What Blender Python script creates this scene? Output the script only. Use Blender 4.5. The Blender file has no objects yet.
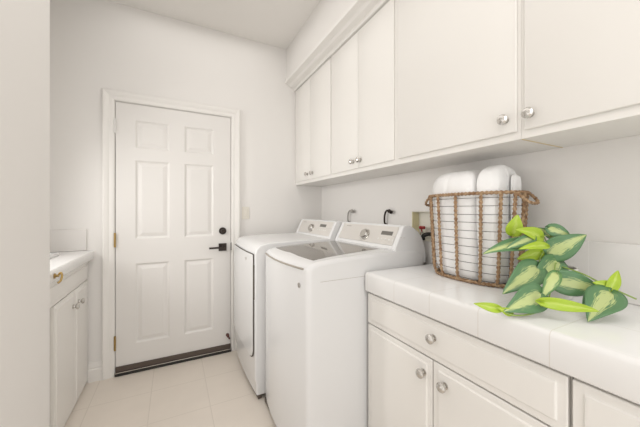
import bpy, bmesh, math, random
from mathutils import Vector, noise
random.seed(7)
S = bpy.context.scene
COL = S.collection
PI = math.pi

# ------------------------------------------------------------------ camera
cam = bpy.data.cameras.new('camera')
cam.sensor_fit = 'HORIZONTAL'; cam.sensor_width = 36.0
cam.lens = 283.6 * 36.0 / 640.0
cam.shift_y = -2.9 / 640.0
cam.clip_start = 0.02
camo = bpy.data.objects.new('camera', cam); COL.objects.link(camo)
camo.location = (0, 0, 1.25)
camo.rotation_euler = (PI/2, 0, -0.477)
S.camera = camo

# ------------------------------------------------------------------ world, lights, exposure
wd = bpy.data.worlds.new('world'); S.world = wd; wd.use_nodes = True
wd.node_tree.nodes['Background'].inputs[0].default_value = (1.0, 0.96, 0.9, 1)
wd.node_tree.nodes['Background'].inputs[1].default_value = 0.3

def area(name, loc, target, sx, sy, watts, col):
    l = bpy.data.lights.new(name, 'AREA'); l.shape = 'RECTANGLE'; l.size = sx; l.size_y = sy
    l.energy = watts; l.color = col
    o = bpy.data.objects.new(name, l); COL.objects.link(o); o.location = loc
    o.rotation_euler = (Vector(target) - Vector(loc)).to_track_quat('-Z', 'Y').to_euler()
    return o
area('rear_fill', (0.2, -1.45, 1.15), (0.2, 1.0, 1.15), 1.15, 2.2, 12.0, (0.96, 0.98, 1.0))  # added fill from behind the camera, source invented
area('alcove_fill', (-1.10, 1.92, 1.50), (1.0, 1.92, .95), .42, .78, 5.9, (1.0, 0.99, .975)).data.spread = math.radians(110)  # added fill in the alcove, in front of the invented window
area('side_fill', (-.455, .60, 1.30), (1.0, .60, 1.30), .6, 1.6, 2.0, (0.99, 0.99, 1.0))  # added fill on the left wall; no window is there
area('ceiling_fill', (0.22, 0.9, 2.80), (0.22, 0.9, 0), 1.15, 3.2, 6.9, (1.0, 0.985, 0.965))  # added overhead fill panel, no lamp fixture
area('ceiling_fill', (0.2, -.7, 2.80), (0.2, -.7, 0), 1.1, 1.2, 8.2, (1.0, 0.985, 0.965))  # second added overhead fill, behind the camera

S.view_settings.view_transform = 'Standard'
S.view_settings.look = 'None'
S.view_settings.gamma = 1.0
S.view_settings.use_curve_mapping = False
S.view_settings.exposure = 0.38

# ------------------------------------------------------------------ materials
def mat(name, col, rough=0.5, metal=0.0, bump=None, vary=None, spec=0.5, emit=None):
    m = bpy.data.materials.new(name); m.use_nodes = True
    nt = m.node_tree; b = nt.nodes['Principled BSDF']
    b.inputs['Base Color'].default_value = (*col, 1)
    b.inputs['Roughness'].default_value = rough
    b.inputs['Metallic'].default_value = metal
    b.inputs['Specular IOR Level'].default_value = spec
    tc = nt.nodes.new('ShaderNodeTexCoord')
    if vary:
        n = nt.nodes.new('ShaderNodeTexNoise'); n.inputs['Scale'].default_value = vary[0]
        n.inputs['Detail'].default_value = 4
        r = nt.nodes.new('ShaderNodeValToRGB')
        c2 = vary[1]
        r.color_ramp.elements[0].color = (*c2, 1); r.color_ramp.elements[0].position = .35
        r.color_ramp.elements[1].color = (*col, 1); r.color_ramp.elements[1].position = .65
        nt.links.new(tc.outputs['Object'], n.inputs['Vector'])
        nt.links.new(n.outputs['Fac'], r.inputs['Fac'])
        nt.links.new(r.outputs['Color'], b.inputs['Base Color'])
    if bump:
        n = nt.nodes.new('ShaderNodeTexNoise'); n.inputs['Scale'].default_value = bump[0]
        n.inputs['Detail'].default_value = 5
        bp = nt.nodes.new('ShaderNodeBump'); bp.inputs['Strength'].default_value = bump[1]
        bp.inputs['Distance'].default_value = bump[2]
        nt.links.new(tc.outputs['Object'], n.inputs['Vector'])
        nt.links.new(n.outputs['Fac'], bp.inputs['Height'])
        nt.links.new(bp.outputs['Normal'], b.inputs['Normal'])
    return m

def tile_mat(name, col, grout, size, off, axes, rough=0.3, gw=0.012, bumpy=0.0):
    """square tiles: grout lines where frac((p-off)/size) is small; axes = two of 'XYZ'"""
    m = mat(name, col, rough)
    nt = m.node_tree; b = nt.nodes['Principled BSDF']
    g = nt.nodes.new('ShaderNodeNewGeometry')
    sp = nt.nodes.new('ShaderNodeSeparateXYZ'); nt.links.new(g.outputs['Position'], sp.inputs[0])
    outs = []
    def M(op, a, bb=None):
        n = nt.nodes.new('ShaderNodeMath'); n.operation = op
        for i, v in enumerate((a, bb)):
            if v is None: continue
            if isinstance(v, (int, float)): n.inputs[i].default_value = v
            else: nt.links.new(v, n.inputs[i])
        return n.outputs[0]
    for ax, o, s in zip(axes, off, size):
        f = M('FRACT', M('DIVIDE', M('SUBTRACT', sp.outputs[ax], o - 50*s), s))
        d = M('ABSOLUTE', M('SUBTRACT', f, 0.5))          # 0.5 at the line
        outs.append(M('GREATER_THAN', d, 0.5 - gw/2))
    fac = M('MAXIMUM', outs[0], outs[1]) if len(outs) > 1 else outs[0]
    n = nt.nodes.new('ShaderNodeTexNoise'); n.inputs['Scale'].default_value = 6
    n.inputs['Detail'].default_value = 5
    nt.links.new(g.outputs['Position'], n.inputs['Vector'])
    r = nt.nodes.new('ShaderNodeValToRGB')
    r.color_ramp.elements[0].color = (*[c*0.965 for c in col], 1); r.color_ramp.elements[0].position = .3
    r.color_ramp.elements[1].color = (*col, 1); r.color_ramp.elements[1].position = .7
    nt.links.new(n.outputs['Fac'], r.inputs['Fac'])
    mx = nt.nodes.new('ShaderNodeMix'); mx.data_type = 'RGBA'
    nt.links.new(fac, mx.inputs['Factor'])
    nt.links.new(r.outputs['Color'], mx.inputs['A']); mx.inputs['B'].default_value = (*grout, 1)
    nt.links.new(mx.outputs['Result'], b.inputs['Base Color'])
    bp = nt.nodes.new('ShaderNodeBump'); bp.inputs['Strength'].default_value = 0.25; bp.inputs['Distance'].default_value = 0.0012
    nt.links.new(M('SUBTRACT', M('MULTIPLY', n.outputs['Fac'], bumpy), fac), bp.inputs['Height'])
    nt.links.new(bp.outputs['Normal'], b.inputs['Normal'])
    return m

M_wall = mat('wall_paint', (.84, .815, .785), .75, bump=(90, .12, .002))
M_ceil = mat('ceiling_paint', (.86, .835, .80), .85, bump=(120, .15, .002))
M_trim = mat('trim_paint', (.85, .825, .79), .4)
M_door = mat('door_paint', (.80, .775, .745), .42, bump=(60, .05, .001))
M_cab = mat('cabinet_paint', (.85, .825, .785), .38)
M_cab_in = mat('cabinet_inside', (.45, .38, .28), .7)
M_floor = tile_mat('floor_tile', (.84, .765, .68), (.735, .665, .585), (.345, .34), (-.135, 1.934), 'XY', .35, .016, .15)
M_ctop = tile_mat('counter_tile', (.95, .945, .94), (.87, .85, .82), (.195, .195), (.875 + .195, .381), 'XY', .16, .016)
M_edge = tile_mat('counter_edge_tile', (.88, .87, .855), (.78, .75, .71), (.195,), (.381,), 'Y', .16, .013)
M_splash = tile_mat('splash_tile', (.86, .84, .815), (.90, .88, .86), (.195,), (.474,), 'Y', .2, .014)
M_splash_x = tile_mat('splash_tile_x', (.83, .80, .77), (.80, .77, .73), (.195,), (-.56,), 'X', .2, .014)
M_white = mat('white_enamel', (.785, .78, .775), .22)
M_white2 = mat('white_plastic', (.78, .765, .74), .35)
M_panel = mat('console_silver_panel', (.68, .65, .61), .35, 0.15)
M_mark = mat('printed_mark', (.42, .39, .36), .5)
M_disp = mat('display_window', (.16, .15, .135), .15)
M_glass = mat('lid_tinted_glass', (.20, .18, .155), .05, 0.0, spec=.8)
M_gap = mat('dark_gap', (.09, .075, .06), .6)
M_chrome = mat('satin_nickel', (.60, .58, .55), .2, 1.0)
M_crystal = mat('crystal_knob', (.62, .60, .57), .12, 0.85)
M_bronze = mat('dark_bronze', (.045, .035, .03), .35, 0.8)
M_brass = mat('aged_brass', (.42, .29, .11), .35, 0.9)
M_black = mat('black_rubber', (.02, .018, .016), .6)
M_brown = mat('brown_sweep_and_shade', (.10, .075, .06), .55)  # door sweep; also colours the dryer's base strip as shade
M_rope = mat('seagrass_rope', (.50, .35, .215), .85, bump=(160, .7, .004), vary=(70, (.24, .13, .065)))
M_wire = mat('dark_wire', (.05, .04, .035), .4, .7)
M_towel = mat('terry_cloth', (.96, .955, .95), .95, bump=(260, .5, .003), spec=.1)
M_pot = mat('white_ceramic', (.80, .78, .75), .25)
M_soil = mat('potting_soil', (.10, .065, .04), .95, bump=(90, .8, .01))
M_stem = mat('vine_stem', (.30, .42, .10), .55)
M_yellow = mat('yellow_sealant', (.90, .84, .55), .6)
M_box = mat('supply_box_plastic', (.84, .81, .72), .6)
M_red = mat('red_handle', (.35, .02, .02), .4)
M_greyhose = mat('grey_hose', (.38, .36, .33), .4)
M_ivory = mat('ivory_plastic', (.80, .76, .68), .35)
M_seam = mat('seam_grey', (.40, .36, .31), .6)
M_caulk = mat('caulk', (.70, .58, .38), .7)

def leaf_mat(name, green, cream, width):
    m = mat(name, green, .32)
    nt = m.node_tree; b = nt.nodes['Principled BSDF']
    b.inputs['Subsurface Weight'].default_value = 0.0
    uv = nt.nodes.new('ShaderNodeUVMap'); uv.uv_map = 'leaf'
    sp = nt.nodes.new('ShaderNodeSeparateXYZ'); nt.links.new(uv.outputs[0], sp.inputs[0])
    mp = nt.nodes.new('ShaderNodeMapping'); mp.inputs['Scale'].default_value = (2.6, 8.0, 1)
    nt.links.new(uv.outputs[0], mp.inputs[0])
    n = nt.nodes.new('ShaderNodeTexNoise'); n.inputs['Scale'].default_value = 1.9; n.inputs['Detail'].default_value = 4
    nt.links.new(mp.outputs[0], n.inputs['Vector'])
    def M(op, a, bb=None):
        q = nt.nodes.new('ShaderNodeMath'); q.operation = op
        for i, v in enumerate((a, bb)):
            if v is None: continue
            if isinstance(v, (int, float)): q.inputs[i].default_value = v
            else: nt.links.new(v, q.inputs[i])
        return q.outputs[0]
    s = M('ABSOLUTE', sp.outputs['Y'])
    v = M('ADD', s, M('MULTIPLY', M('SUBTRACT', n.outputs['Fac'], .5), 1.3))
    r = nt.nodes.new('ShaderNodeValToRGB')
    r.color_ramp.elements[0].position = width; r.color_ramp.elements[0].color = (*cream, 1)
    r.color_ramp.elements[1].position = width + .16; r.color_ramp.elements[1].color = (*green, 1)
    nt.links.new(v, r.inputs['Fac']); nt.links.new(r.outputs['Color'], b.inputs['Base Color'])
    return m
M_leafV = leaf_mat('variegated_leaf', (.115, .245, .11), (.54, .62, .27), .29)
M_leafC = leaf_mat('cream_leaf', (.13, .27, .09), (.56, .64, .27), .50)
M_leafG = leaf_mat('lime_leaf', (.40, .56, .035), (.52, .66, .12), .10)

# ------------------------------------------------------------------ mesh helpers
def props(o, label=None, cat=None, group=None, kind=None):
    if label: o['label'] = label
    if cat: o['category'] = cat
    if group: o['group'] = group
    if kind: o['kind'] = kind
    return o

def thing(name, loc, label, cat, group=None, kind=None):
    o = bpy.data.objects.new(name, None); COL.objects.link(o); o.location = loc
    o.empty_display_size = .05
    return props(o, label, cat, group, kind)

def origin(o):
    v = Vector((0, 0, 0))
    while o is not None:
        v += o.location; o = o.parent
    return v

def obj(name, bm, mats, parent=None, smooth=False, bevel=None, seg=2, angle=35, loc=None):
    """links one mesh object; the bmesh is in world coordinates"""
    me = bpy.data.meshes.new(name)
    bmesh.ops.remove_doubles(bm, verts=bm.verts, dist=1e-6)
    bmesh.ops.recalc_face_normals(bm, faces=bm.faces)
    off = origin(parent) if parent is not None else Vector(loc or (0, 0, 0))
    if off.length: bmesh.ops.translate(bm, verts=bm.verts, vec=-off)
    bm.to_mesh(me); bm.free()
    if not isinstance(mats, (list, tuple)): mats = [mats]
    for m in mats: me.materials.append(m)
    o = bpy.data.objects.new(name, me); COL.objects.link(o)
    if parent is not None: o.parent = parent
    else: o.location = off
    if bevel:
        md = o.modifiers.new('bevel', 'BEVEL'); md.width = bevel; md.segments = seg
        md.limit_method = 'ANGLE'; md.angle_limit = math.radians(angle); md.harden_normals = False
        smooth = True
    if smooth:
        for p in me.polygons: p.use_smooth = True
        try: me.set_sharp_from_angle(angle=math.radians(40))
        except Exception: pass
    return o

def box(bm, x0, x1, y0, y1, z0, z1, mi=0):
    vs = [bm.verts.new((x, y, z)) for x in (x0, x1) for y in (y0, y1) for z in (z0, z1)]
    for f in ((0,1,3,2), (4,6,7,5), (0,4,5,1), (2,3,7,6), (0,2,6,4), (1,5,7,3)):
        fc = bm.faces.new([vs[i] for i in f]); fc.material_index = mi

def B(*boxes):
    bm = bmesh.new()
    for b in boxes: box(bm, *b)
    return bm

def tube(bm, pts, rad, n=8, closed=False, cap=True, twist=None, mi=0):
    """tube through pts; rad number or list; twist=(lobes, turns per metre, depth) gives a laid rope"""
    pts = [Vector(p) for p in pts]; N = len(pts)
    rings = []; L = 0
    up = Vector((0, 0, 1)); prev = None
    for i, p in enumerate(pts):
        a = pts[(i-1) % N] if (closed or i > 0) else p
        b = pts[(i+1) % N] if (closed or i < N-1) else p
        t = (b - a).normalized()
        if prev is None:
            u = up if abs(t.z) < .9 else Vector((1, 0, 0))
            nrm = (u - t*u.dot(t)).normalized()
        else:
            nrm = (prev - t*prev.dot(t)).normalized()
        prev = nrm; bi = t.cross(nrm)
        if i: L += (p - pts[i-1]).length
        r0 = rad[i] if isinstance(rad, (list, tuple)) else rad
        ring = []
        for k in range(n):
            th = 2*PI*k/n; r = r0
            if twist: r = r0*(1 + twist[2]*math.cos(twist[0]*th - 2*PI*twist[1]*L))
            ring.append(bm.verts.new(p + nrm*math.cos(th)*r + bi*math.sin(th)*r))
        rings.append(ring)
    M = N if closed else N-1
    for i in range(M):
        A, Bq = rings[i], rings[(i+1) % N]
        for k in range(n):
            f = bm.faces.new((A[k], A[(k+1) % n], Bq[(k+1) % n], Bq[k])); f.smooth = True; f.material_index = mi
    if cap and not closed:
        bm.faces.new(rings[0]).material_index = mi; bm.faces.new(rings[-1]).material_index = mi

def resample(pts, step, closed=False):
    pts = [Vector(p) for p in pts]
    if closed: pts = pts + [pts[0]]
    out = [pts[0]]; acc = 0
    for a, b in zip(pts, pts[1:]):
        d = (b-a).length; s = step - acc
        while s <= d:
            out.append(a + (b-a)*(s/d)); s += step
        acc = d - (s - step)
    if closed:
        if (out[-1]-out[0]).length < step*.5: out.pop()
    elif (out[-1]-pts[-1]).length > step*.2: out.append(pts[-1])
    return out

def smoothpts(pts, n=8):
    P = [Vector(p) for p in pts]; out = []
    for i in range(len(P)-1):
        p0 = P[max(i-1, 0)]; p1 = P[i]; p2 = P[i+1]; p3 = P[min(i+2, len(P)-1)]
        for k in range(n):
            t = k/n
            out.append(.5*((2*p1) + (p2-p0)*t + (2*p0-5*p1+4*p2-p3)*t*t + (3*p1-p0-3*p2+p3)*t**3))
    out.append(P[-1]); return out

def lathe(bm, c, axis, prof, n=24, mi=0):
    """prof: (distance along axis, radius)"""
    c = Vector(c); ax = Vector(axis).normalized()
    u = Vector((0, 0, 1)) if abs(ax.z) < .9 else Vector((1, 0, 0))
    u = (u - ax*u.dot(ax)).normalized(); v = ax.cross(u)
    rings = []
    for d, r in prof:
        if r < 1e-5: rings.append([bm.verts.new(c + ax*d)])
        else: rings.append([bm.verts.new(c + ax*d + (u*math.cos(2*PI*k/n) + v*math.sin(2*PI*k/n))*r) for k in range(n)])
    for A, Bq in zip(rings, rings[1:]):
        if len(A) == 1 and len(Bq) == 1: continue
        for k in range(n):
            q = (k+1) % n
            if len(A) == 1: f = bm.faces.new((A[0], Bq[q], Bq[k]))
            elif len(Bq) == 1: f = bm.faces.new((A[k], A[q], Bq[0]))
            else: f = bm.faces.new((A[k], A[q], Bq[q], Bq[k]))
            f.material_index = mi
    if len(rings[0]) > 1: bm.faces.new(rings[0]).material_index = mi
    if len(rings[-1]) > 1: bm.faces.new(list(reversed(rings[-1]))).material_index = mi

def panel_slab(bm, P, u0, u1, v0, v1, thick, panels, lips):
    """a slab facing +d with moulded rectangles in its face.
    P(u, v, d) maps to the world (d=0 is the face). panels: rects; lips: list of (inset, depth)"""
    us = sorted({u0, u1} | {p[0] for p in panels} | {p[1] for p in panels})
    vs = sorted({v0, v1} | {p[2] for p in panels} | {p[3] for p in panels})
    V = {}
    def vert(u, v, d=0):
        k = (round(u, 5), round(v, 5), round(d, 5))
        if k not in V: V[k] = bm.verts.new(P(u, v, d))
        return V[k]
    def inpanel(uc, vc): return any(p[0] < uc < p[1] and p[2] < vc < p[3] for p in panels)
    for a, b in zip(us, us[1:]):
        for c, d in zip(vs, vs[1:]):
            if not inpanel((a+b)/2, (c+d)/2):
                bm.faces.new((vert(a, c), vert(b, c), vert(b, d), vert(a, d)))
    for p in panels:
        # all grid crossings on the panel edge, so the mesh stays closed
        def loop(ins, dep):
            a, b, c, d = p[0]+ins, p[1]-ins, p[2]+ins, p[3]-ins
            return [vert(a, c, dep), vert(b, c, dep), vert(b, d, dep), vert(a, d, dep)]
        prev = loop(0, 0)
        for ins, dep in lips:
            cur = loop(ins, dep)
            for k in range(4):
                bm.faces.new((prev[k], prev[(k+1) % 4], cur[(k+1) % 4], cur[k]))
            prev = cur
        bm.faces.new(prev)
    # sides and back
    cu = [(u, v0) for u in us] + [(u1, v) for v in vs[1:]] + [(u, v1) for u in reversed(us[:-1])] + [(u0, v) for v in reversed(vs[1:-1])]
    n = len(cu)
    fr = [vert(*q) for q in cu]; bk = [vert(q[0], q[1], -thick) for q in cu]
    for k in range(n):
        bm.faces.new((fr[k], fr[(k+1) % n], bk[(k+1) % n], bk[k]))
    bm.faces.new(bk)

def wall_quad(bm, rects, P):
    for a, b, c, d in rects:
        bm.faces.new([bm.verts.new(P(*q)) for q in ((a, c), (b, c), (b, d), (a, d))])

# ------------------------------------------------------------------ the room
XR, XL, XN, YB, YF, ZC = 1.37, -.47, -1.12, 2.613, -1.6, 2.822
def struct(name, bm, m, **k):
    return props(obj(name, bm, m, **k), kind='structure')
struct('floor', B((XN-.1, XR+.1, YF-.1, YB+.1, -.05, 0)), M_floor)
struct('ceiling', B((XN-.1, XR+.1, YF-.1, YB+.1, ZC, ZC+.05)), M_ceil)
# back wall with the door opening
DX0, DX1, DZ = -.392, .456, 2.078
struct('wall_back', B((XN-.1, DX0-.02, YB, YB+.12, 0, ZC), (DX1+.02, XR+.1, YB, YB+.12, 0, ZC),
                      (DX0-.02, DX1+.02, YB, YB+.12, DZ+.02, ZC)), M_wall)
# right wall with the recess for the washer supply box
NY0, NY1, NZ0, NZ1 = 1.12, 1.357, 1.062, 1.247
struct('wall_right', B((XR, XR+.12, YF-.1, NY0, 0, ZC), (XR, XR+.12, NY1, YB, 0, ZC),
                       (XR, XR+.12, NY0, NY1, 0, NZ0), (XR, XR+.12, NY0, NY1, NZ1, ZC)), M_wall)
# left wall ends at the alcove, corner rounded
struct('wall_left', B((XL-.65, XL, YF-.1, 1.62, 0, ZC)), M_wall, bevel=.012, seg=3)
struct('wall_alcove', B((XN-.1, XN, 1.60, 1.68, 0, ZC), (XN-.1, XN, 2.16, YB, 0, ZC), (XN-.1, XN, 1.68, 2.16, 0, 1.09), (XN-.1, XN, 1.68, 2.16, 1.91, ZC)), M_wall)
win = thing('added_window_1', (XN, 1.92, 1.09), None, None, kind='structure')  # unseen window, added to account for the alcove fill
obj('frame', B((XN-.07, XN-.005, 1.68, 1.71, 1.09, 1.91), (XN-.07, XN-.005, 2.13, 2.16, 1.09, 1.91), (XN-.07, XN-.005, 1.71, 2.13, 1.09, 1.12), (XN-.07, XN-.005, 1.71, 2.13, 1.88, 1.91)), M_trim, win)
obj('pane', B((XN-.045, XN-.040, 1.71, 2.13, 1.12, 1.88)), mat('frosted_glass', (.85, .88, .88), .3), win)
# rear wall behind the camera; doorway opening added, unseen, for the rear light
struct('wall_front', B((XL, -.40, YF-.1, YF, 0, ZC), (.80, XR, YF-.1, YF, 0, ZC), (-.40, .80, YF-.1, YF, 2.52, ZC)), M_wall)
# soffit over the wall cabinets and the cornice below it
struct('wall_soffit', B((.98, XR, YF, YB, 2.50, ZC)), M_wall)
bm = bmesh.new()
prof = [(1.37, 2.497), (.975, 2.497), (.975, 2.515), (.967, 2.515), (.967, 2.488), (1.005, 2.478), (1.018, 2.462),
        (1.052, 2.452), (1.056, 2.428), (1.37, 2.428)]
A = [bm.verts.new((x, YF, z)) for x, z in prof]; Bv = [bm.verts.new((x, YB, z)) for x, z in prof]
for k in range(len(prof)):
    q = (k+1) % len(prof); bm.faces.new((A[k], A[q], Bv[q], Bv[k]))
bm.faces.new(A); bm.faces.new(Bv)
struct('trim_1', bm, M_trim)

# door casing (two legs and a head, moulded)
def casing(name, x0, x1, z1):
    bm = bmesh.new()
    w = .072
    prof = [(0, 0), (0, .010), (.010, .014), (.030, .014), (.040, .019), (.058, .024), (.068, .024), (w, .018), (w, 0)]  # from opening outwards
    path = [(x0, 0), (x0, z1), (x1, z1), (x1, 0)]
    rows = []
    for i, (x, z) in enumerate(path):
        row = []
        for d, h in prof:
            sx = -1 if i < 2 else 1
            row.append(bm.verts.new((x + sx*d, YB - h, z + (d if 0 < i < 3 else 0))))
        rows.append(row)
    for a, b in zip(rows, rows[1:]):
        for k in range(len(prof)-1):
            bm.faces.new((a[k], a[k+1], b[k+1], b[k]))
    return struct(name, bm, M_trim)
casing('trim_2', DX0-.004, DX1+.004, DZ+.004)
# jamb lining
struct('trim_3', B((DX0-.02, DX0, YB, YB+.12, 0, DZ), (DX1, DX1+.02, YB, YB+.12, 0, DZ),
                   (DX0-.02, DX1+.02, YB, YB+.12, DZ, DZ+.02)), M_trim)
# threshold: dark sill with a thin bright metal ridge
thr = struct('trim_4', B((DX0, DX1, YB-.022, YB+.12, 0, .022)), M_black, bevel=.004)
props(obj('ridge', B((DX0, DX1, YB-.018, YB-.010, .022, .028)), M_chrome, thr), label='bright metal ridge along the dark sill')
# baseboard beside the cabinet
bm = bmesh.new()
prof = [(0, 0), (.016, 0), (.016, .085), (.011, .095), (.013, .105), (.006, .135), (0, .14)]
A = [bm.verts.new((-.552, YB-h, z)) for h, z in prof]; Bv = [bm.verts.new((-.468, YB-h, z)) for h, z in prof]
for k in range(len(prof)-1): bm.faces.new((A[k], A[k+1], Bv[k+1], Bv[k]))
bm.faces.new(A); bm.faces.new(Bv)
struct('baseboard_back', bm, M_trim)

# ------------------------------------------------------------------ the door
door = thing('door_1', (DX0, YB, 0), None, None, kind='structure')
dz0 = .066
def PD(u, v, d): return (u, YB - .002 - d, v)
bm = bmesh.new()
rows = [(1.735, 1.950), (1.030, 1.640), (.222, .838)]
pans = [(a, b, z0, z1) for z0, z1 in rows for a, b in ((-.262, -.028), (.082, .308))]
panel_slab(bm, PD, DX0+.004, DX1-.004, dz0, DZ-.004, .040, pans, [(.010, -.008), (.018, -.010), (.045, -.003)])
obj('slab', bm, M_door, door)
for z in (1.889, 1.028, .25):
    bm = bmesh.new()
    h = .05
    box(bm, DX0-.004, DX0+.006, YB-.010, YB-.001, z-h, z+h)
    tube(bm, [(DX0+.001, YB-.012, z-h-.004), (DX0+.001, YB-.012, z+h+.004)], .007, 10)
    hg = obj('hinge', bm, M_white2 if z > 1.5 else M_brass, door, smooth=True)
    hg['label'] = 'hinge painted white' if z > 1.5 else 'aged brass hinge'
bm = bmesh.new()
lathe(bm, (.384, YB-.002, 1.072), (0, -1, 0), [(0, .031), (.012, .031), (.017, .027), (.017, .016), (.026, .015), (.028, 0)])
props(obj('deadbolt', bm, M_bronze, door, smooth=True), label='round dark bronze deadbolt')
bm = bmesh.new(); box(bm, .351, .417, YB-.012, YB-.002, .897, .963)
rose = obj('rose_plate', bm, M_bronze, door, bevel=.002); rose['label'] = 'square dark bronze plate'
bm = bmesh.new()
tube(bm, [(.384, YB-.012, .930), (.384, YB-.048, .930)], .011, 12)
box(bm, .268, .394, YB-.056, YB-.043, .922, .938)
props(obj('lever', bm, M_bronze, rose, bevel=.002), label='slim dark bronze lever')
props(obj('strike_plate', B((DX1-.004, DX1+.004, YB-.006, YB-.001, .90, .965)), M_bronze, door))
bm = bmesh.new()
lathe(bm, (.425, YB-.002, .150), (0, -1, 0), [(0, .014), (.006, .014), (.008, .008), (.030, .008), (.032, .011), (.040, .011), (.042, 0)], 14)
lathe(bm, (.440, YB-.002, .118), (0, -1, 0), [(0, .008), (.012, .008), (.013, 0)], 12)
props(obj('door_stop', bm, mat('rust_brown', (.12, .04, .03), .5), door, smooth=True), label='small dark reddish stop low on the door')
props(obj('door_sweep', B((DX0+.004, DX1-.004, YB-.012, YB+.03, .030, .068)), M_brown, door, bevel=.003), label='dark brown weather sweep')
tag = None

# light switch on the back wall
sw = thing('light_switch', (.585, YB, 1.228), 'small white rocker switch on the wall between the door and the dryer', 'light switch')
obj('wall_plate', B((.552, .618, YB-.006, YB, 1.172, 1.284)), M_ivory, sw, bevel=.003)
obj('rocker', B((.569, .601, YB-.010, YB-.005, 1.196, 1.262)), M_ivory, sw, bevel=.003)

# ------------------------------------------------------------------ knobs
def knob(c, ax, parent, m=None, r=.0185, lab='clear and silver round knob'):
    bm = bmesh.new()
    lathe(bm, c, ax, [(0, r*.72), (.003, r*.72), (.005, r*.42), (.011, r*.36), (.014, r*.55), (.019, r*.98), (.025, r*1.0),
                      (.031, r*.72), (.034, r*.30), (.0345, 0)], 12)
    o = obj('knob', bm, m or M_crystal, parent); o['label'] = lab
    return o

# ------------------------------------------------------------------ wall cabinets (right wall)
UX, UZ0, UZ1 = 1.078, 1.500, 2.428
def upper(y0, y1, doors, lab):
    """doors: list of (y0, y1, knob_y)"""
    t = thing('wall_cabinet', (XR, (y0+y1)/2, UZ0), lab, 'cabinet', 'white cabinets along the right wall above the machines and counter')
    body = obj('body', B((UX, XR-.001, y0+.0003, y1-.0003, UZ0, UZ1-.001)), M_cab, t)
    for a, b, ky in doors:
        bm = bmesh.new()
        P = lambda u, v, d: (UX - .0090 - d, u, v)
        panel_slab(bm, P, a+.002, b-.002, UZ0+.027, UZ1-.006, .0085, [(a+.006, b-.006, UZ0+.031, UZ1-.010)], [(.006, .0025)])
        dr = obj('door', bm, M_cab, t, bevel=.003, angle=50)
        knob((UX-.0100, ky, 1.576), (-1, 0, 0), dr)
    return t
upper(1.883, YB, [(2.262, 2.60, 2.308), (1.896, 2.262, 2.203)], 'white two-door wall cabinet over the dryer, farthest, against the door wall')
upper(1.176, 1.883, [(1.530, 1.873, 1.582), (1.190, 1.530, 1.501)], 'white two-door wall cabinet above the washer, between the far pair and the wide doors')
upper(.556, 1.176, [(.566, 1.160, .603)], 'white wall cabinet with one wide door, above the towel basket')
upper(-.066, .556, [(-.056, .546, .522)], 'white wall cabinet with one wide door above the potted plant, nearest in view')
# thin line of caulk between the last two units
props(obj('caulk_line', B((UX+.004, XR-.005, .5545, .5575, UZ0-.0025, UZ0+.003)), M_caulk), 'thin yellowed caulk line under the joint of the two nearest wall cabinets', 'caulk')

# ------------------------------------------------------------------ base cabinets (right)
BX = .902
LIP = [(.0035, .0), (.009, .0045), (.013, .0045), (.019, .0015)]
def front(name, parent, P, u0, u1, v0, v1, ins=.022):
    bm = bmesh.new()
    panel_slab(bm, P, u0, u1, v0, v1, .018, [(u0+ins, u1-ins, v0+ins, v1-ins)], [(.004, .004), (.012, .0045)])
    return obj(name, bm, M_cab, parent, bevel=.0025, angle=50)
PR = lambda u, v, d: (BX - .019 - d, u, v)
def base_right(y0, y1, doors, dk, lab):
    t = thing('base_cabinet', (XR, (y0+y1)/2, 0), lab, 'cabinet', 'white cabinets under the right tiled counter')
    obj('body', B((BX, XR-.001, y0+.001, y1-.001, .10, .838), (BX+.06, XR-.001, y0+.001, y1-.001, 0, .10)), M_cab, t)
    d = front('drawer', t, PR, y0+.0035, y1-.0035, .681, .830)
    knob((BX-.0235, dk, .766), (-1, 0, 0), d, M_chrome)
    for a, b, ky in doors:
        dd = front('door', t, PR, a, b, .110, .675)
        knob((BX-.0235, ky, .612), (-1, 0, 0), dd, M_chrome)
    return t
base_right(.345, 1.178, [(.770, 1.173, .807), (.3485, .765, .708)], .759, 'white base cabinet with wide drawer over two doors, next to the washing machine')
base_right(-.50, .343, [(-.075, .3395, -.02), (-.49, -.08, -.14)], -.08, 'white base cabinet at the right edge, nearest in view')
ct = thing('countertop', (XR, .4, .838), 'white tiled countertop with rounded edge on the right base cabinets', 'countertop')
bm = bmesh.new()
CZ, CX, CY1 = .937, .868, 1.183
R = .016
prof = [(XR-.001, .8385), (CX+.004, .8385), (CX, .846)]
for k in range(7):
    a = PI - (PI/2)*k/6
    prof.append((CX + R + R*math.cos(a), CZ - R + R*math.sin(a)))
prof.append((XR-.001, CZ))
A = [bm.verts.new((x, -.50, z)) for x, z in prof]; Bv = [bm.verts.new((x, CY1, z)) for x, z in prof]
fs = []
for k in range(len(prof)):
    q = (k+1) % len(prof); f = bm.faces.new((A[k], A[q], Bv[q], Bv[k]))
    f.material_index = 1 if k < 8 else 0
bm.faces.new(A).material_index = 1; bm.faces.new(Bv).material_index = 1
obj('tiled_slab', bm, [M_ctop, M_edge], ct, bevel=.008, seg=3, angle=60)
struct('trim_5', B((XR-.012, XR-.0005, -.50, 1.10, CZ+.0005, 1.138), (XR-.012, XR-.0005, 1.10, 1.20, CZ+.0005, 1.056)), M_splash, bevel=.003)

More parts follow.
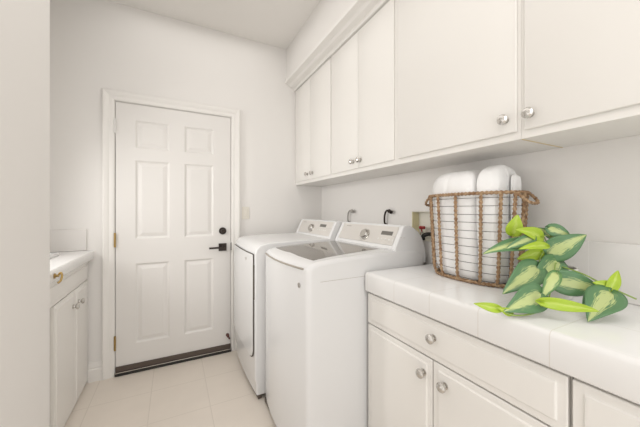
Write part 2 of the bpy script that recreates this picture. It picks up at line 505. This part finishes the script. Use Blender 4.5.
# ------------------------------------------------------------------ left alcove cabinet, counter, sink
LX = -.571
PL = lambda u, v, d: (LX + .019 + d, u, v)
lc = thing('base_cabinet', (XN, 2.2, 0), 'white base cabinet with a drawer over two doors in the left alcove', 'cabinet')
obj('body', B((XN+.001, LX, 1.625, YB-.001, 0, .898)), M_cab, lc)
d = front('drawer', lc, PL, 1.70, 2.60, .757, .884)
for a, b, ky in ((2.302, 2.60, 2.357), (1.95, 2.297, 2.239)):
    dd = front('door', lc, PL, a, b, .02, .750)
    knob((LX+.0235, ky, .661), (1, 0, 0), dd, M_chrome)
lt = thing('countertop', (XN, 2.1, .87), 'white tiled countertop in the left alcove beside the door', 'countertop')
bm = bmesh.new()
CX2, CZ2 = -.518, .960
prof = [(XN+.001, .8995), (CX2-.004, .8995), (CX2, .905)]
for k in range(7):
    a = (PI/2)*k/6
    prof.append((CX2 - R + R*math.cos(a), CZ2 - R + R*math.sin(a)))
prof.append((XN+.001, CZ2))
A = [bm.verts.new((x, 1.63, z)) for x, z in prof]; Bv = [bm.verts.new((x, YB-.001, z)) for x, z in prof]
for k in range(len(prof)):
    q = (k+1) % len(prof); bm.faces.new((A[k], A[q], Bv[q], Bv[k]))
bm.faces.new(A); bm.faces.new(Bv)
obj('tiled_slab', bm, M_edge, lt, smooth=True)
bm = bmesh.new()
lathe(bm, (CX2+.0005, 1.83, .930), (1, 0, 0), [(0, .013), (.004, .013), (.005, .006), (.018, .006), (.018, .0)], 14)
tube(bm, smoothpts([(CX2+.016, 1.83, .934), (CX2+.024, 1.83, .944), (CX2+.030, 1.826, .930), (CX2+.028, 1.815, .908), (CX2+.020, 1.805, .898)], 5), .0048, 8)
props(obj('hook', bm, M_brass, lt, smooth=True), label='small brass hook on the counter edge')
struct('trim_6', B((XN+.001, -.560, YB-.011, YB-.0005, CZ2+.0005, 1.118)), M_splash_x, bevel=.004)
bm = bmesh.new()
rx0, rx1, ry0, ry1 = -1.02, -.655, 1.80, 2.46
def rrect(x0, x1, y0, y1, r, z, n=5):
    pts = []
    for cx, cy, a0 in ((x1-r, y1-r, 0), (x0+r, y1-r, PI/2), (x0+r, y0+r, PI), (x1-r, y0+r, 3*PI/2)):
        for k in range(n+1):
            a = a0 + PI/2*k/n; pts.append((cx + r*math.cos(a), cy + r*math.sin(a), z))
    return pts
prev = None
for ins, z in ((0, CZ2+.0005), (0, CZ2+.010), (.006, CZ2+.016), (.030, CZ2+.016), (.040, CZ2+.010), (.044, CZ2+.004)):
    cur = [bm.verts.new(p) for p in rrect(rx0+ins, rx1-ins, ry0+ins, ry1-ins, .06-ins*.5, z)]
    if prev:
        for k in range(len(cur)): bm.faces.new((prev[k], prev[(k+1) % len(cur)], cur[(k+1) % len(cur)], cur[k]))
    prev = cur
bm.faces.new(prev)
props(obj('sink_rim', bm, M_white, smooth=True), 'white sink rim set on the left alcove counter', 'sink')

# ------------------------------------------------------------------ washing machine and dryer
def bowf(y, y0, y1, amt):
    t = (y - y0)/(y1 - y0)*2 - 1
    return -amt*(1 - t*t)
def loft_y(bm, y0, y1, prof, flags, amt, n=14, rr=.02):
    """profile in XZ swept along Y; flagged points follow the bowed front; ends are rounded"""
    ys = [y0 + (y1-y0)*k/n for k in range(n+1)]
    rows = []
    for y in ys:
        b = bowf(y, y0, y1, amt)
        rows.append([bm.verts.new((x + (b*f), y, z)) for (x, z), f in zip(prof, flags)])
    m = len(prof)
    for a, b in zip(rows, rows[1:]):
        for k in range(m): bm.faces.new((a[k], a[(k+1) % m], b[(k+1) % m], b[k]))
    bm.faces.new(rows[0]); bm.faces.new(list(reversed(rows[-1])))

def console(t, y0, y1, xb, xt, zb, zt, disp, kn, top=1.30):
    """raised control console: silver face sloping back, white end caps with rounded backs"""
    cap = .032
    def prof(o=0):
        p = [(xb-o, zb-.012), (xt-o, zt), (xt+.012, zt+.008)]
        cx, cz, ra, rb = xt+.012, zb-.06, top-xt-.012, zt+.008-(zb-.06)
        for k in range(1, 8):
            a = PI/2 - PI/2*k/7
            p.append((cx + ra*math.cos(a), cz + rb*math.sin(a)))
        p += [(top, .94), (xb+.04, .94)]
        return p
    bm = bmesh.new()
    p = prof()
    loft_y(bm, y0+cap, y1-cap, p, [0]*len(p), 0, 1)
    c = obj('console', bm, M_white, t, smooth=True)
    for a, b in ((y0, y0+cap), (y1-cap, y1)):
        bm = bmesh.new(); p = prof(.006); loft_y(bm, a, b, p, [0]*len(p), 0, 1)
        obj('end_cap', bm, M_white, c, bevel=.006, seg=3, angle=50)
    # silver face plate
    d = Vector((xt-xb, 0, zt-zb+.012)).normalized(); nrm = Vector((-d.z, 0, d.x))
    L = math.hypot(xt-xb, zt-zb+.012)
    base = Vector((xb, 0, zb-.012))
    def FP(y, v, h): q = base + d*v + nrm*h; return (q.x, y, q.z)
    def plate(name, ya, yb, va, vb, h0, h1, m, par, bev=.002):
        bm = bmesh.new()
        vs = [bm.verts.new(FP(y, v, h)) for y in (ya, yb) for v in (va, vb) for h in (h0, h1)]
        for f in ((0,1,3,2), (4,6,7,5), (0,4,5,1), (2,3,7,6), (0,2,6,4), (1,5,7,3)): bm.faces.new([vs[i] for i in f])
        return obj(name, bm, m, par, bevel=bev)
    fp = plate('control_panel', y0+cap+.002, y1-cap-.002, .018, L-.004, 0, .004, M_panel, c)
    W = y1-y0
    plate('display', *disp, M_disp, fp, .001)
    bm = bmesh.new()
    kc = FP(kn[0], kn[1], .004)
    lathe(bm, kc, nrm, [(0, kn[2]*1.12), (.004, kn[2]*1.12), (.005, kn[2]), (.022, kn[2]*.92), (.026, kn[2]*.8), (.026, 0)], 28)
    dial = obj('dial', bm, M_chrome, fp, smooth=True); dial['label'] = 'silver round dial'
    # buttons and the printed legend strips around the dial
    yb = disp[0]
    for i in range(5):
        bm = bmesh.new()
        lathe(bm, FP(disp[1] + .008 - i*.032, disp[2]-.028, .004), nrm, [(0, .0055), (.003, .0055), (.003, 0)], 12)
        obj('button', bm, M_white2, fp)
    bm = bmesh.new()
    def strip(ya, yb_, va, vb):
        vs = [bm.verts.new(FP(y, v, .0046)) for y, v in ((ya, va), (yb_, va), (yb_, vb), (ya, vb))]; bm.faces.new(vs)
    for i in range(6):
        a = math.radians(110 + i*28)
        cy, cv = kn[0] - math.cos(a)*kn[2]*1.7, kn[1] + math.sin(a)*kn[2]*1.35
        strip(cy-.010, cy+.010, cv-.0010, cv+.0010)
    for i in range(4): strip(disp[0]-.028-i*.026, disp[0]-.012-i*.026, disp[2]-.006, disp[2]-.0045)
    strip(y1-.14, y1-.08, L-.024, L-.0195)
    obj('printed_legend', bm, M_mark, fp)['kind'] = 'stuff'
    return c

# ---- washer
WY0, WY1 = 1.195, 1.838
wm = thing('washing_machine', (.95, (WY0+WY1)/2, 0), 'white top-loading washing machine with a tinted glass lid, nearer than the dryer', 'washing machine')
bm = bmesh.new()
X0 = .545; f = X0
secx = [(X0, .955), (X0+.0015, .970), (X0+.008, .984), (X0+.022, .995), (X0+.055, 1.005), (.70, 1.014), (.85, 1.021), (1.0, 1.026), (1.10, 1.028), (1.24, 1.028), (1.31, 1.0)]
prof = [(f, .03)] + secx + [(1.31, .03)]
loft_y(bm, WY0, WY1, prof, [1]*5 + [.8, .4, 0, 0, 0, 0, 0, 0], .035, 20)
body = obj('body', bm, M_white, wm, bevel=.020, seg=5, angle=62)
deck = body
# lid: raised frame with the glass
def topz(x):
    for (xa, za), (xb, zb) in zip(secx[1:], secx[2:]):
        if xa <= x <= xb: return za + (zb-za)*(x-xa)/(xb-xa)
    return 1.03
lid = None
def lidshape(name, xa, xb, fy0, fy1, by0, by1, h0, h1, m, parent, bowa, bev):
    bm = bmesh.new(); N = 10
    top = []; bot = []
    for i in range(N+1):
        rt = []; rb = []
        t = i/N
        for j in range(N+1):
            s = j/N
            x = xa + (xb-xa)*t
            ya = fy0 + (by0-fy0)*t; yb = fy1 + (by1-fy1)*t
            y = ya + (yb-ya)*s
            x += bowf(s, 0, 1, bowa)*(1-t)
            rt.append(bm.verts.new((x, y, topz(x)+h1))); rb.append(bm.verts.new((x, y, topz(x)+h0)))
        top.append(rt); bot.append(rb)
    for i in range(N):
        for j in range(N):
            bm.faces.new((top[i][j], top[i+1][j], top[i+1][j+1], top[i][j+1]))
            bm.faces.new((bot[i][j], bot[i][j+1], bot[i+1][j+1], bot[i+1][j]))
    for i in range(N):
        bm.faces.new((top[i][0], bot[i][0], bot[i+1][0], top[i+1][0])); bm.faces.new((top[i][N], top[i+1][N], bot[i+1][N], bot[i][N]))
        bm.faces.new((top[0][i], top[0][i+1], bot[0][i+1], bot[0][i])); bm.faces.new((top[N][i], bot[N][i], bot[N][i+1], top[N][i+1]))
    return obj(name, bm, m, parent, bevel=bev, seg=3, angle=50)
lid = lidshape('lid', .594, 1.075, 1.240, 1.794, 1.240, 1.794, -.004, .0020, M_white, wm, .008, .001)
lidshape('lid_glass', .600, 1.052, 1.250, 1.788, 1.300, 1.790, .0015, .0036, M_glass, lid, .008, .0008)
# finger gap below the front of the lid
bm = bmesh.new()
pts = [(.5465 + bowf(y, WY0, WY1, .035) - .002, y, .974) for y in [1.232 + (1.80-1.232)*k/12 for k in range(13)]]
tube(bm, pts, .0052, 6)
obj('lid_seam', bm, M_seam, deck)
console(wm, WY0+.004, WY1-.003, 1.085, 1.150, 1.046, 1.158, (1.262, 1.360, .078, .103, .003, .0052), (1.500, .066, .033), 1.325)
bm = bmesh.new(); lathe(bm, (.5312, 1.264, .892), (-1, 0, .0), [(0, .0125), (.003, .0125), (.0035, .010), (.0035, 0)], 20)
props(obj('badge', bm, M_chrome, body), label='round silver badge')
bm = bmesh.new()
tube(bm, [(.61, WY0+.0004, .912), (1.28, WY0+.0004, .912)], .0010, 6)
obj('side_seam', bm, M_seam, body)
for x in (.62, 1.24):
    for y in (WY0+.06, WY1-.06):
        bm = bmesh.new(); lathe(bm, (x, y, 0), (0, 0, 1), [(0, .022), (.012, .022), (.014, .010), (.032, .010)], 14)
        obj('foot', bm, M_black, wm)
obj('kick_shade_strip', B((.535, .56, WY0+.02, WY1-.02, .005, .032)), M_gap, wm)  # dark fill standing in for shade under the washer body

wm.rotation_euler = (0, 0, .020)     # stands slightly askew

# ---- dryer
DY0, DY1 = 1.846, 2.512
dm = thing('dryer', (.95, (DY0+DY1)/2, 0), 'white clothes dryer with a front door, between the washing machine and the door wall', 'dryer')
bm = bmesh.new()
f = .476
prof = [(f+.010, .03), (f+.010, .10), (f, .14), (f, .955), (f+.008, .99), (f+.035, 1.018), (f+.09, 1.032), (.80, 1.040), (1.31, 1.040), (1.31, .03)]
loft_y(bm, DY0, DY1, prof, [1]*6 + [.5, 0, 0, 0], .012, 16)
db = obj('body', bm, M_white, dm, bevel=.009, seg=4, angle=50)
# door panel on the front, bowed like the body
bm = bmesh.new()
dy0, dy1, z0, z1, r = 1.868, 2.500, .270, .958, .055
out = []
for cy, cz, a0, rr in ((dy1-r, z1-.004, 0, .004), (dy0+.012, z1-.012, PI/2, .012), (dy0+r, z0+r, PI, r), (dy1-r, z0+r, 3*PI/2, r)):
    for k in range(6):
        a = a0 + PI/2*k/5
        q = rr if rr > .01 else .004
        out.append((min(cy + q*math.cos(a) if rr != .004 else dy1 - .004 + .004*math.cos(a), dy1), cz + q*math.sin(a)))
# cut the outline into strips so that the panel can follow the bow
NY = 16
def zspan(y):
    zs = []
    for (ya, za), (yb, zb) in zip(out, out[1:]+out[:1]):
        if (ya-y)*(yb-y) <= 0 and abs(ya-yb) > 1e-9: zs.append(za + (zb-za)*(y-ya)/(yb-ya))
    return min(zs), max(zs)
fr = []; bk = []
ysamp = [dy0+.0002] + [dy0 + .0002 + (dy1-dy0-.0004)*(.5-.5*math.cos(PI*k/NY)) for k in range(1, NY)] + [dy1-.0002]
for y in ysamp:
    a, b = zspan(y)
    x = f + bowf(y, DY0, DY1, .012)
    fr.append((bm.verts.new((x-.013, y, a)), bm.verts.new((x-.013, y, b)))); bk.append((bm.verts.new((x-.001, y, a)), bm.verts.new((x-.001, y, b))))
for i in range(len(fr)-1):
    bm.faces.new((fr[i][0], fr[i][1], fr[i+1][1], fr[i+1][0])); bm.faces.new((bk[i][0], bk[i+1][0], bk[i+1][1], bk[i][1]))
    bm.faces.new((fr[i][0], fr[i+1][0], bk[i+1][0], bk[i][0])); bm.faces.new((fr[i][1], bk[i][1], bk[i+1][1], fr[i+1][1]))
bm.faces.new((fr[0][0], bk[0][0], bk[0][1], fr[0][1])); bm.faces.new((fr[-1][0], fr[-1][1], bk[-1][1], bk[-1][0]))
dd = obj('door', bm, M_white, dm, bevel=.004, seg=2, angle=50)
# dark line and block painted as shade in the door gap and grip recess
bm = bmesh.new()
pts = []
for y in [dy1 - (dy1-dy0)*k/14 for k in range(15)]: pts.append((f + bowf(y, DY0, DY1, .012) - .006, y, z1+.003))
pts2 = [(f - .006 + bowf(dy0, DY0, DY1, .012), dy0-.003, z1), (f-.006 + bowf(dy0, DY0, DY1, .012), dy0-.003, z0+r)]
for k in range(1, 7):
    a = PI + PI/2*k/6
    y = dy0+r + r*math.cos(a); pts2.append((f - .006 + bowf(y, DY0, DY1, .012), y-.002, z0+r + r*math.sin(a)-.002))
tube(bm, pts + pts2, .0035, 6)
g = obj('gap_shade_line', bm, M_gap, dd); g['label'] = 'dark gap line around the door'
obj('grip', B((f-.010, f-.001, dy0-.009, dy0-.001, .66, .89)), M_gap, dd, bevel=.003)
bm = bmesh.new(); lathe(bm, (.4555, 2.010, .914), (-1, 0, .0), [(0, .011), (.0035, .011), (.004, 0)], 20)
props(obj('badge', bm, M_chrome, dd), label='round silver badge')
console(dm, DY0+.004, DY1-.003, 1.040, 1.100, 1.050, 1.163, (1.98, 2.085, .086, .110, .003, .0052), (2.215, .066, .031), 1.30)
for x in (.60, 1.24):
    for y in (DY0+.06, DY1-.06):
        bm = bmesh.new(); lathe(bm, (x, y, 0), (0, 0, 1), [(0, .022), (.012, .022), (.014, .010), (.032, .010)], 14)
        obj('foot', bm, M_black, dm)
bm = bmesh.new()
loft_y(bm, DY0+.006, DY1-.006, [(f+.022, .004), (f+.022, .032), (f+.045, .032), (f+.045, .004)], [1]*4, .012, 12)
kp = obj('kick_shade_strip', bm, M_brown, dm); kp['label'] = 'base strip coloured dark as shade under the dryer'  # shade under the body put into the strip's brown colour

# ------------------------------------------------------------------ wall outlets behind the machines
def hook(y, m, lab, dy):
    bm = bmesh.new()
    pts = smoothpts([(XR-.001, y+.008, 1.150), (XR-.022, y+.006, 1.162), (XR-.026, y+.004, 1.20), (XR-.024, y-.002, 1.232),
                     (XR-.026, y-dy*.35, 1.250), (XR-.028, y-dy*.7, 1.249), (XR-.030, y-dy, 1.243)], 6)
    tube(bm, pts, .0065, 10)
    t = obj('supply_tube', bm, m, loc=(XR, y, 1.16))
    props(t, lab, 'pipe', None)
    bm = bmesh.new()
    a = Vector(pts[-7]); b = Vector(pts[-1]); d = (b-a).normalized()
    lathe(bm, a, d, [(0, .010), (.004, .0135), (.016, .0135), (.020, .0115), (.034, .0125), (.038, .0)], 14)
    obj('nut', bm, m, t)
hook(1.590, M_bronze, 'dark curved supply tube on the wall behind the washing machine', .060)
hook(2.070, M_greyhose, 'grey curved supply tube on the wall behind the dryer', .075)

# supply box recessed in the wall
sb = thing('supply_box', (XR, 1.24, NZ0), 'recessed cream supply box with yellowed side in the wall behind the basket', 'supply box')
e = .0015
bm = B((XR+.055, XR+.06, NY0+e, NY1-e, NZ0+e, NZ1-e), (XR-.001, XR+.055, NY0+e, NY1-e, NZ0+e, NZ0+.006),
       (XR-.001, XR+.055, NY0+e, NY1-e, NZ1-.006, NZ1-e), (XR-.001, XR+.055, NY0+e, NY0+.006, NZ0+.006, NZ1-.006))
obj('housing', bm, M_box, sb)
props(obj('side_wall', B((XR-.001, XR+.055, NY1-.006, NY1-e, NZ0+.006, NZ1-.006)), M_yellow, sb), label='yellowed left side')
bm = bmesh.new()
tube(bm, [(XR+.028, 1.300, NZ0+.006), (XR+.028, 1.300, NZ0+.055)], .011, 12)
tube(bm, [(XR+.028, 1.300, NZ0+.045), (XR-.020, 1.275, NZ0+.030), (XR-.035, 1.262, NZ0+.010)], .010, 12)
v = obj('valve', bm, M_chrome, sb, smooth=True)
bm = bmesh.new(); tube(bm, [(XR+.012, 1.300, NZ0+.082), (XR+.012, 1.265, NZ0+.082)], .010, 10); tube(bm, [(XR+.030, 1.30, NZ0+.05), (XR+.012, 1.290, NZ0+.082)], .005, 8)
props(obj('handle', bm, M_red, v, smooth=True), label='dark red handle')
bm = bmesh.new()
tube(bm, smoothpts([(XR+.03, 1.19, NZ0+.04), (XR-.02, 1.205, NZ0+.048), (XR-.035, 1.23, NZ0+.035), (XR-.03, 1.235, NZ0+.012)], 5), .012, 12)
props(obj('hose', bm, M_black, sb, smooth=True), label='black hose end')

# ------------------------------------------------------------------ wire and rope basket
BC = Vector((1.229, .838, CZ))
BH = .385
def sup(a, ax, ay, e=2.35):
    c, s = math.cos(a), math.sin(a)
    return ax*math.copysign(abs(c)**(2/e), c), ay*math.copysign(abs(s)**(2/e), s)
def axes(h):
    t = h/BH
    q = 1 if t > .12 else .90 + .10*math.sin(PI/2*t/.12)
    return (.108 + .014*t)*q, (.190 + .024*t)*q
def bpt(a, h, grow=0):
    ax, ay = axes(h); x, y = sup(a, ax+grow, ay+grow)
    return Vector((BC.x + x, BC.y + y, BC.z + h))
bk = thing('wire_basket', BC, 'oval wire basket wrapped in brown rope, standing on the tiled counter full of white towels', 'basket')
def ring(name, h, rad, m, twist=None, step=.004, n=8, par=None, grow=0):
    bm = bmesh.new()
    P = [bpt(2*PI*k/160, h, grow) for k in range(160)]
    P = resample(P, step, True)
    tube(bm, P, rad, n, closed=True, twist=twist)
    return obj(name, bm, m, par or bk, smooth=True)
ring('rim', BH, .0068, M_rope, (2, 60, .22), .0025)
ring('base_ring', .0096, .0072, M_rope, (2, 60, .22), .0025)
NW = 11
for k in range(NW):
    ring('wire', .022 + (BH-.040)*k/(NW-1) + random.uniform(-.0015, .0015), .0011, M_wire, None, .02, 6)
UPR = [math.radians(a) for a in (180-72, 180-45, 180-24, 180, 180+27, 180+51, 180+72, 270, 270+30, 330, 0, 30, 60, 90)]
for a in UPR:
    bm = bmesh.new()
    P = [bpt(a, .010 + (BH-.012)*k/30, .002) for k in range(31)]
    tube(bm, resample(P, .0025), .0064, 8, twist=(2, 55, .24))
    obj('upright', bm, M_rope, bk, smooth=True)
for s, ang in ((1, 90), (-1, 270)):
    bm = bmesh.new()
    c = bpt(math.radians(ang), BH-.002)
    P = smoothpts([c + Vector((.045, -.004*s, .0)), c + Vector((.042, .020*s, -.022)), c + Vector((.030, .034*s, -.038)), c + Vector((0, .037*s, -.042)),
                   c + Vector((-.030, .034*s, -.038)), c + Vector((-.042, .020*s, -.022)), c + Vector((-.045, -.004*s, 0))], 8)
    tube(bm, resample(P, .0025), .0058, 8, twist=(2, 60, .22))
    obj('handle', bm, M_rope, bk, smooth=True)
bm = bmesh.new()   # wire floor of the basket
for k in range(-4, 5):
    y = BC.y + k*.036; hw = .085*math.sqrt(max(0, 1-(k*.036/.185)**2))
    tube(bm, [(BC.x-hw, y, CZ+.0085), (BC.x+hw, y, CZ+.0085)], .0013, 6)
obj('floor_wires', bm, M_wire, bk)

# ------------------------------------------------------------------ towels standing in the basket
def towel(c, rx, ry, z0, z1, lab, seed=0, side=0):
    """side: +1 / -1 fills that half of the basket, 0 = a plain roll"""
    bm = bmesh.new()
    N, K = 72, 48
    c = Vector(c); H = z1-z0
    def rad(th, h):
        dx, dy = math.cos(th), math.sin(th)
        if side == 0:
            return 1/((abs(dx/rx)**3 + abs(dy/ry)**3)**(1/3))
        ax, ay = axes(min(h, BH)); ax -= .010; ay -= .013
        lo, hi = 0, .4
        for _ in range(22):
            m = (lo+hi)/2
            x, y = c.x + dx*m - BC.x, c.y + dy*m - BC.y
            if abs(x/ax)**2.35 + abs(y/ay)**2.35 < 1: lo = m
            else: hi = m
        r1 = lo
        plane = -side*dy
        r2 = (abs(c.y - SPLIT) - .002)/plane if plane > 1e-4 else 9
        if side < 0 and dy < -1e-4: r2 = min(r2, (c.y - .678)/-dy)
        r2 = min(r2, 9)
        return (r1**-8 + r2**-8)**(-1/8)
    rows = []
    for i in range(K+1):
        t = i/K
        ht = .085 if side else .03
        if t < .62: z = (H-ht)*t/.62; sc = 1 - .06*math.exp(-t*22)
        else:
            a = (t-.62)/.38*PI/2; z = H - ht + ht*math.sin(a)**.9
            sc = max(0, math.cos(a))**(.42)
        row = []
        for k in range(N):
            th = 2*PI*k/N
            r = rad(th, z)
            g = 0
            for q, dp in ((.9, .004), (2.5, .006), (3.35, .007), (4.15, .005), (5.3, .005)):
                dth = (th - q + seed*.37 + .14*math.sin(z*16+q)) % (2*PI)
                dth = min(dth, 2*PI-dth)
                g += .6*dp*math.exp(-(dth/.07)**2)
            x, y = math.cos(th)*r, math.sin(th)*r
            nz = noise.noise(Vector((x*16 + seed*3.1, y*16, z*11)))*.005 + noise.noise(Vector((x*70, y*70 + seed, z*70)))*.0012
            q = (r - g - abs(nz))*sc
            dz = 0
            if t > .62: dz = (noise.noise(Vector((x*9*sc + seed, y*9*sc, 3)))*.010 + .004*math.sin(x*sc*60 + seed))*(1-sc*.6) - .02*abs(math.cos(th)*q/.12)**2
            row.append(bm.verts.new((c.x + math.cos(th)*q, c.y + math.sin(th)*q, z0 + z + dz)))
        rows.append(row)
    for a, b in zip(rows, rows[1:]):
        for k in range(N): bm.faces.new((a[k], a[(k+1) % N], b[(k+1) % N], b[k]))
    bm.faces.new(list(reversed(rows[0])))
    o = obj('towel', bm, M_towel, loc=(c.x, c.y, z0), smooth=True)
    return props(o, lab, 'towel', 'white towels standing in the basket')
TZ = CZ + .0115
SPLIT = .765
towel((1.222, .890, 0), 0, 0, TZ, 1.436, 'thick white rolled towel at the left end of the basket, beside the washing machine', seed=1, side=1)
towel((1.222, .720, 0), 0, 0, TZ, 1.440, 'thick white rolled towel on the right in the basket, behind the plant', seed=2, side=-1)
towel((1.248, .664, 0), .032, .010, TZ, 1.395, 'small white towel at the right end of the basket, lower than the two large rolls', seed=3)

# ------------------------------------------------------------------ trailing pothos in a white pot
PC = Vector((1.235, .530, CZ))
pl = thing('potted_plant', PC, 'trailing green and lime heart-leaf plant in a white pot before the towel basket', 'potted plant')
bm = bmesh.new()
lathe(bm, PC, (0, 0, 1), [(0, .050), (.003, .054), (.09, .066), (.108, .069), (.110, .068), (.110, .063), (.096, .062), (.094, 0)], 40)
pot = obj('pot', bm, M_pot, pl, smooth=True)
bm = bmesh.new(); lathe(bm, PC + Vector((0, 0, .0945)), (0, 0, 1), [(0, .0615), (.008, .060), (.011, .04), (.012, 0)], 24)
obj('soil', bm, M_soil, pl, smooth=True)
LEAVES = [
    ('G', (1.085, 0.587, 1.166), (1.079, 0.568, 1.238), 0.053),
    ('G', (1.148, 0.532, 1.157), (1.049, 0.561, 1.186), 0.049),
    ('V', (1.108, 0.553, 1.136), (0.92, 0.594, 1.108), 0.052),
    ('V', (1.101, 0.534, 1.155), (0.997, 0.565, 1.12), 0.038),
    ('G', (1.12, 0.502, 1.13), (1.015, 0.534, 1.123), 0.030),
    ('G', (1.148, 0.532, 1.104), (1.052, 0.56, 1.083), 0.045),
    ('V', (1.242, 0.54, 1.156), (1.176, 0.552, 1.19), 0.033),
    ('V', (1.185, 0.524, 1.188), (1.233, 0.477, 1.161), 0.046),
    ('V', (1.173, 0.519, 1.097), (1.244, 0.438, 1.171), 0.083),
    ('V', (1.082, 0.51, 1.058), (0.907, 0.522, 0.994), 0.087),
    ('V', (1.181, 0.493, 1.072), (1.039, 0.51, 1.006), 0.084),
    ('V', (1.097, 0.469, 1.022), (1.195, 0.384, 1.004), 0.080),
    ('C', (1.055, 0.446, 1.053), (0.99, 0.456, 0.982), 0.040),
    ('V', (0.988, 0.458, 0.997), (0.852, 0.488, 0.958), 0.083),
    ('G', (0.949, 0.432, 0.986), (1.036, 0.337, 0.976), 0.034),
    ('V', (1.149, 0.352, 1.006), (1.019, 0.357, 0.944), 0.089),
    ('V', (1.152, 0.373, 0.997), (1.062, 0.385, 0.959), 0.060),
    ('G', (1.162, 0.356, 1.009), (1.212, 0.353, 1.068), 0.030),
    ('G', (1.179, 0.359, 1.015), (1.141, 0.39, 1.031), 0.034),
    ('G', (0.852, 0.5, 0.96), (0.798, 0.545, 0.973), 0.027),
    ('G', (0.878, 0.481, 0.95), (0.841, 0.5, 0.968), 0.023),
]
VINES = [
     [(1.216, 0.554, 1.045), (1.21, 0.523, 1.054), (1.168, 0.466, 1.058), (1.16, 0.413, 1.046), (1.173, 0.373, 1.022), (1.192, 0.352, 1.009), (1.246, 0.324, 0.982)] ,
     [(0.852, 0.5, 0.96), (0.87, 0.474, 0.948), (0.927, 0.455, 0.947), (0.989, 0.446, 0.961), (1.097, 0.48, 0.99), (1.222, 0.55, 1.045)] ,
]

def leaf(kind, b, t, w, seed):
    b = Vector(b); t = Vector(t); camv = Vector((0, 0, 1.25))
    d = t - b; L = d.length; d.normalize()
    view = ((Vector((-.55, -.55, 1.25+.35)) - (b+t)/2)).normalized()     # blades open up and out of the bush
    n = (view - d*view.dot(d)).normalized(); s = d.cross(n)
    rnd = random.Random(seed*13+5)
    roll = rnd.uniform(-.25, .25)
    s2 = s*math.cos(roll) + n*math.sin(roll); n = n*math.cos(roll) - s*math.sin(roll); s = s2
    NT, NS = 18, 8
    bm = bmesh.new(); uvl = bm.loops.layers.uv.new('leaf')
    G = []; UV = {}
    droop = rnd.uniform(.05, .13)*L; foldk = .16 if kind != 'G' else .30
    for i in range(NT+1):
        tt = i/NT; row = []
        prof = (math.sin(PI*min(1, tt**.62))**.80)*(1-.25*tt) if 0 < tt < 1 else 0
        prof = max(prof, .035 if tt == 0 else .0)
        for j in range(-NS//2, NS//2+1):
            q = j/(NS/2)
            lobe = -.16*L*(q*q)*math.exp(-tt*5)
            wv = .03*L*math.sin(tt*9+seed)*abs(q)
            p = b + d*(tt*L + lobe) + s*(q*w*.5*prof*1.08) + n*(foldk*abs(q)*w*.5*prof + wv*.4 + math.sin(PI*tt)*droop*.9)
            if tt > .75: p += Vector((0, 0, -1))*(tt-.75)**2*L*.3
            vtx = bm.verts.new(p); UV[vtx] = (tt + seed*1.7, q); row.append(vtx)
        G.append(row)
    for i in range(NT):
        for j in range(NS):
            f = bm.faces.new((G[i][j], G[i][j+1], G[i+1][j+1], G[i+1][j])); f.smooth = True
    for f in bm.faces:
        for lp in f.loops: lp[uvl].uv = UV[lp.vert]
    zmin = min(v.co.z for v in bm.verts)
    if zmin < CZ + .004: bmesh.ops.translate(bm, verts=bm.verts, vec=(0, 0, CZ+.004-zmin))
    o = obj('leaf', bm, {'V': M_leafV, 'G': M_leafG, 'C': M_leafC}[kind], pl)
    for p in o.data.polygons: p.use_smooth = True
    sol = o.modifiers.new('thickness', 'SOLIDIFY'); sol.thickness = .0008
    if kind == 'G': o['label'] = 'bright lime-green leaf'
    elif kind == 'V': o['label'] = 'green leaf with cream centre'
    else: o['label'] = 'mostly cream leaf'
for i, (k, b, t, w) in enumerate(LEAVES): leaf(k, b, t, w, i)
for v in VINES:
    bm = bmesh.new(); tube(bm, smoothpts([(x, y, max(z, CZ+.005)) for x, y, z in v], 6), .0024, 8)
    obj('vine', bm, M_stem, pl, smooth=True)
for i, (k, b, t, w) in enumerate(LEAVES):
    b = Vector(b)
    if i in (0, 1, 2, 3, 4, 5, 6, 7, 8, 9, 10, 11):
        root = PC + Vector((random.uniform(-.03, .02), random.uniform(-.03, .03), .104))
    else:
        best = min((Vector(q) for v in VINES for q in smoothpts(v, 6)), key=lambda q: (q-b).length)
        if (best-b).length < .006: continue
        root = Vector((best.x, best.y, max(best.z, CZ+.005)))
    mid = (root+b)/2 + Vector((-.004, 0, .35*(root-b).length if i < 12 else .004))
    bm = bmesh.new(); tube(bm, smoothpts([root, mid, b], 6), .0017, 6)
    obj('leaf_stalk', bm, M_stem, pl, smooth=True)
